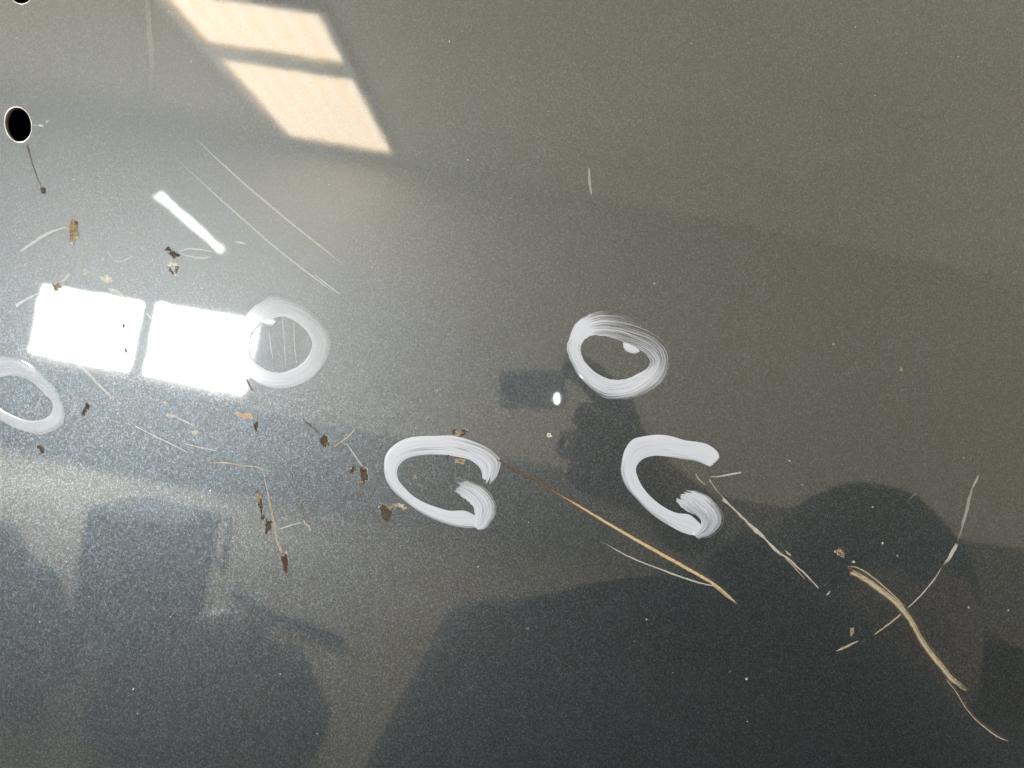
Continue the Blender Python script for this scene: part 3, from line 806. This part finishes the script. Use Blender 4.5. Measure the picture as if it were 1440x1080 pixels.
def skin_body(name, verts, edges, root, mat, parent, sub=2):
    me = bpy.data.meshes.new(name)
    me.from_pydata([v[0] for v in verts], edges, [])
    o = link(name, me, parent, mat)
    bm = bmesh.new(); bm.from_mesh(me)
    lay = bm.verts.layers.skin.verify()
    bm.verts.ensure_lookup_table()
    for i, v in enumerate(bm.verts):
        r = verts[i][1]
        v[lay].radius = r if isinstance(r, tuple) else (r, r)
        v[lay].use_root = (i == root)
    bm.to_mesh(me); bm.free()
    o.modifiers.new('skin', 'SKIN').use_smooth_shade = True
    s = o.modifiers.new('sub', 'SUBSURF'); s.levels = sub; s.render_levels = sub
    return o

px, py = 0.32, -0.46
man = empty('person', (px, py, 0))
tag(man, 'person kneeling in dark teal hooded jacket and overalls, mirrored dark at the bottom centre', 'person')
V = [((0,-.06,.58),(.25,.17)), ((0,-.05,.78),(.32,.17)), ((0,-.04,.98),(.42,.17)), ((-.02,-.03,1.15),(.43,.14)), ((0,0,1.26),(.27,.12)), ((0,.01,1.32),(.12,.10)),
     ((-.27,-.02,1.13),.12), ((-.33,.0,.94),.105), ((-.30,.04,.76),.070), ((-.25,.12,.66),.050), ((-.22,.16,.62),.034),
     ((.26,0,1.14),.11), ((.30,.10,1.0),.085), ((.22,.16,1.06),.060), ((.02,.21,1.24),.040), ((-.19,.235,1.38),.028),
     ((-.12,-.05,.50),.12), ((-.16,.16,.14),.085), ((-.15,-.20,.09),.055), ((-.15,-.32,.07),.045),
     ((.12,-.05,.50),.12), ((.16,.16,.14),.085), ((.15,-.20,.09),.055), ((.15,-.32,.07),.045)]
E_ = [(0,1),(1,2),(2,3),(3,4),(4,5),(3,6),(6,7),(7,8),(8,9),(9,10),(3,11),(11,12),(12,13),(13,14),(14,15),(0,16),(16,17),(17,18),(18,19),(0,20),(20,21),(21,22),(22,23)]
skin_body('body', V, E_, 0, M['jacket'], man)
OV = [((0,-.05,.56),(.27,.19)), ((0,-.04,.72),(.38,.19)), ((0,-.035,.88),(.43,.185)),
      ((-.12,-.05,.47),.14), ((-.16,.16,.15),.10), ((-.15,-.18,.10),.07), ((.12,-.05,.47),.14), ((.16,.16,.15),.10), ((.15,-.18,.10),.07)]
skin_body('overalls', OV, [(0,1),(1,2),(0,3),(3,4),(4,5),(0,6),(6,7),(7,8)], 0, M['jeans'], man)
# head with brow, nose, chin, ears
bm = bmesh.new()
bmesh.ops.create_uvsphere(bm, u_segments=32, v_segments=24, radius=1.0)
for v in bm.verts:
    x, y, z = v.co
    w = 0.094 * (1 - 0.18 * max(0, -z)); d = 0.118; hh = 0.132
    v.co = Vector((x * w, y * d * (1 - 0.1 * max(0, -z)) + 0.02 * max(0, -z) * (y > 0), z * hh))
    nose = math.exp(-((x / .16) ** 2)) * math.exp(-(((z + .12) / .2) ** 2)) * (y > 0)
    v.co.y += 0.024 * nose
    eye = sum(math.exp(-(((x - sx * .42) / .16) ** 2)) for sx in (-1, 1)) * math.exp(-(((z - .05) / .12) ** 2)) * (y > 0)
    v.co.y -= 0.008 * eye
    mouth = math.exp(-((x / .3) ** 2)) * math.exp(-(((z + .45) / .05) ** 2)) * (y > 0)
    v.co.y -= 0.004 * mouth
head = from_bm(bm, 'head', man, M['skin'], True)
head.location = (0.02, 0.02, 1.28)
for sx in (-1, 1):
    bm = bmesh.new(); bmesh.ops.create_uvsphere(bm, u_segments=12, v_segments=8, radius=1.0)
    for v in bm.verts: v.co = Vector((v.co.x * .011 + sx * .082, v.co.y * .018 - .005, v.co.z * .032))
    from_bm(bm, 'ear', head, M['skin'], True)
    bm = bmesh.new(); bmesh.ops.create_uvsphere(bm, u_segments=12, v_segments=8, radius=.011)
    for v in bm.verts: v.co += Vector((sx * .036, .098, .006))
    from_bm(bm, 'eye', head, M['skin'], True)
bm = bmesh.new(); bmesh.ops.create_uvsphere(bm, u_segments=32, v_segments=20, radius=1.0)
bmesh.ops.delete(bm, geom=[v for v in bm.verts if v.co.z < -0.92 or (v.co.y > 0.80 and v.co.z < 0.35)], context='VERTS')
for v in bm.verts:
    j = 1 + 0.04 * mnoise.noise(v.co * 4)
    v.co = Vector((v.co.x * (.098 + .012 * (v.co.z < 0)) * j, v.co.y * .112 * j, v.co.z * .142 * j))
from_bm(bm, 'hood', head, M['hairm'], True)
# hands gripping the two ends of the phone
def hand(wrist, palm, tips, thumb):
    VV = [(wrist, .022), (tuple((Vector(wrist) + Vector(palm)) / 2), (.03, .018)), (palm, (.032, .015))]
    EE = [(0, 1), (1, 2)]
    for (k, mid, tip) in tips:
        b = len(VV); VV += [(k, .0095), (mid, .0088), (tip, .0075)]; EE += [(2, b), (b, b + 1), (b + 1, b + 2)]
    b = len(VV); VV += [(thumb[0], .012), (thumb[1], .010), (thumb[2], .0085)]; EE += [(1, b), (b, b + 1), (b + 1, b + 2)]
    return skin_body('hand', VV, EE, 1, M['skin'], man)
# (local to the person: phone centre about (-0.14, 0.40, 1.44))
hand((-.22,.16,.62), (-.205,.175,.555), [((-.222,.19,.52),(-.224,.205,.49),(-.22,.205,.468)), ((-.209,.192,.515),(-.209,.21,.48),(-.205,.21,.458)), ((-.195,.19,.515),(-.194,.207,.485),(-.191,.206,.464)), ((-.182,.186,.522),(-.18,.198,.497),(-.179,.197,.48))],
     ((-.227,.188,.59),(-.233,.205,.567),(-.231,.213,.548)))
hand((-.19,.235,1.38), (-.245,.247,1.412), [((-.262,.262,1.447),(-.280,.266,1.462),(-.297,.262,1.468)), ((-.266,.264,1.434),(-.276,.277,1.440),(-.288,.279,1.443)), ((-.268,.262,1.420),(-.277,.276,1.424),(-.288,.278,1.427)), ((-.266,.258,1.407),(-.275,.270,1.410),(-.285,.273,1.412))],
     ((-.252,.236,1.43),(-.272,.240,1.424),(-.290,.246,1.421)))
for sx in (-1, 1):
    bm = bmesh.new(); bm_box(bm, (sx * .15 - .05, -.44, 0), (sx * .15 + .05, -.25, .11), .03)
    from_bm(bm, 'boot', man, M['boot'], True)

# dark workshop things on the floor behind the photographer
cab = empty('tool_cabinet', (-1.36, -2.75, 0), (0, 0, 0.1))
tag(cab, 'low dark tool cabinet with drawers, mirrored at the lower left of the panel', 'cabinet')
box('cabinet_body', (-.19, -.2, .06), (.19, .2, .62), M['dark'], cab, .012)
for k in range(4):
    d = box('drawer', (-.165, .201, .10 + k * .12), (.165, .215, .205 + k * .12), M['dark'], cab, .004)
    tube('drawer_handle', [(-.08, .23, .155 + k * .12), (.08, .23, .155 + k * .12)], .006, M['frame'], d, 8)
for sx in (-.15, .15):
    for sy in (-.16, .16):
        tube('castor', [(sx - .015, sy, .03), (sx + .015, sy, .03)], .03, M['black'], cab, 14)
tube('push_handle', [(.19, -.15, .58), (.26, -.15, .62), (.34, 0, .42), (.26, .15, .62), (.19, .15, .58)], .012, M['dark'], cab)

sk = bmesh.new()
bmesh.ops.create_icosphere(sk, subdivisions=4, radius=1.0)
for v in sk.verts:
    c = v.co.copy()
    j = 1 + .10 * mnoise.noise(c * 2.1) + .05 * mnoise.noise(c * 5)
    v.co = Vector((c.x * .36 * j, c.y * .34 * j, max(-.2, c.z * .25 * j) + .2))
    if c.z > .93: v.co.z += .07
sack = from_bm(sk, 'refuse_sack', None, M['black'], True)
sack.location = (-.72, -2.0, 0)
tag(sack, 'bulging black sack on the floor, mirrored at the bottom left of the panel', 'sack')

sk = bmesh.new()
bmesh.ops.create_icosphere(sk, subdivisions=4, radius=1.0)
for v in sk.verts:
    c = v.co.copy()
    j = 1 + .22 * mnoise.noise(c * 1.7 + Vector((4, 1, 7))) + .10 * mnoise.noise(c * 4.2)
    v.co = Vector((c.x * .36 * j, c.y * .26 * j, max(-.24, c.z * .30 * j) + .24))
    if c.z > .9: v.co.z += .10
heap = from_bm(sk, 'refuse_sack', None, M['dark'], True)
heap.location = (-1.60, -2.05, 0)
tag(heap, 'lumpy dark grey sack with a peaked top, mirrored in the bottom left corner', 'sack', 'sacks on the workshop floor')
sack['group'] = 'sacks on the workshop floor'
br = tube('steel_bar', [(-.55, -3.15, .03), (-.95, -3.3, .03), (-1.25, -3.55, .03)], .025, M['dark'])
tag(br, 'bent dark steel bar lying on the floor, mirrored left of the silhouette', 'bar')

# fine dust lying on the lacquer: far too many to count
bm = bmesh.new()
for i in range(90):
    gx, gy = random.uniform(-60, 1500), random.uniform(-60, 1140)
    rr = random.choice((0.4, 0.5, 0.6, 0.8)) * random.uniform(0.7, 1.1)
    a0 = random.uniform(0, 6.28); el = random.uniform(1.0, 2.2)
    c = bm.verts.new(G(gx, gy, 0.00008))
    ring_ = []
    for k in range(5):
        a_ = a0 + k * 1.2566
        dx, dy = rr * el * math.cos(k * 1.2566), rr * math.sin(k * 1.2566)
        ring_.append(bm.verts.new(G(gx + dx * math.cos(a0) - dy * math.sin(a0), gy + dx * math.sin(a0) + dy * math.cos(a0), 0.00001)))
    for k in range(5): bm.faces.new((c, ring_[k], ring_[(k + 1) % 5]))
tag(from_bm(bm, 'dust', panel, M['edge']), kind='stuff')
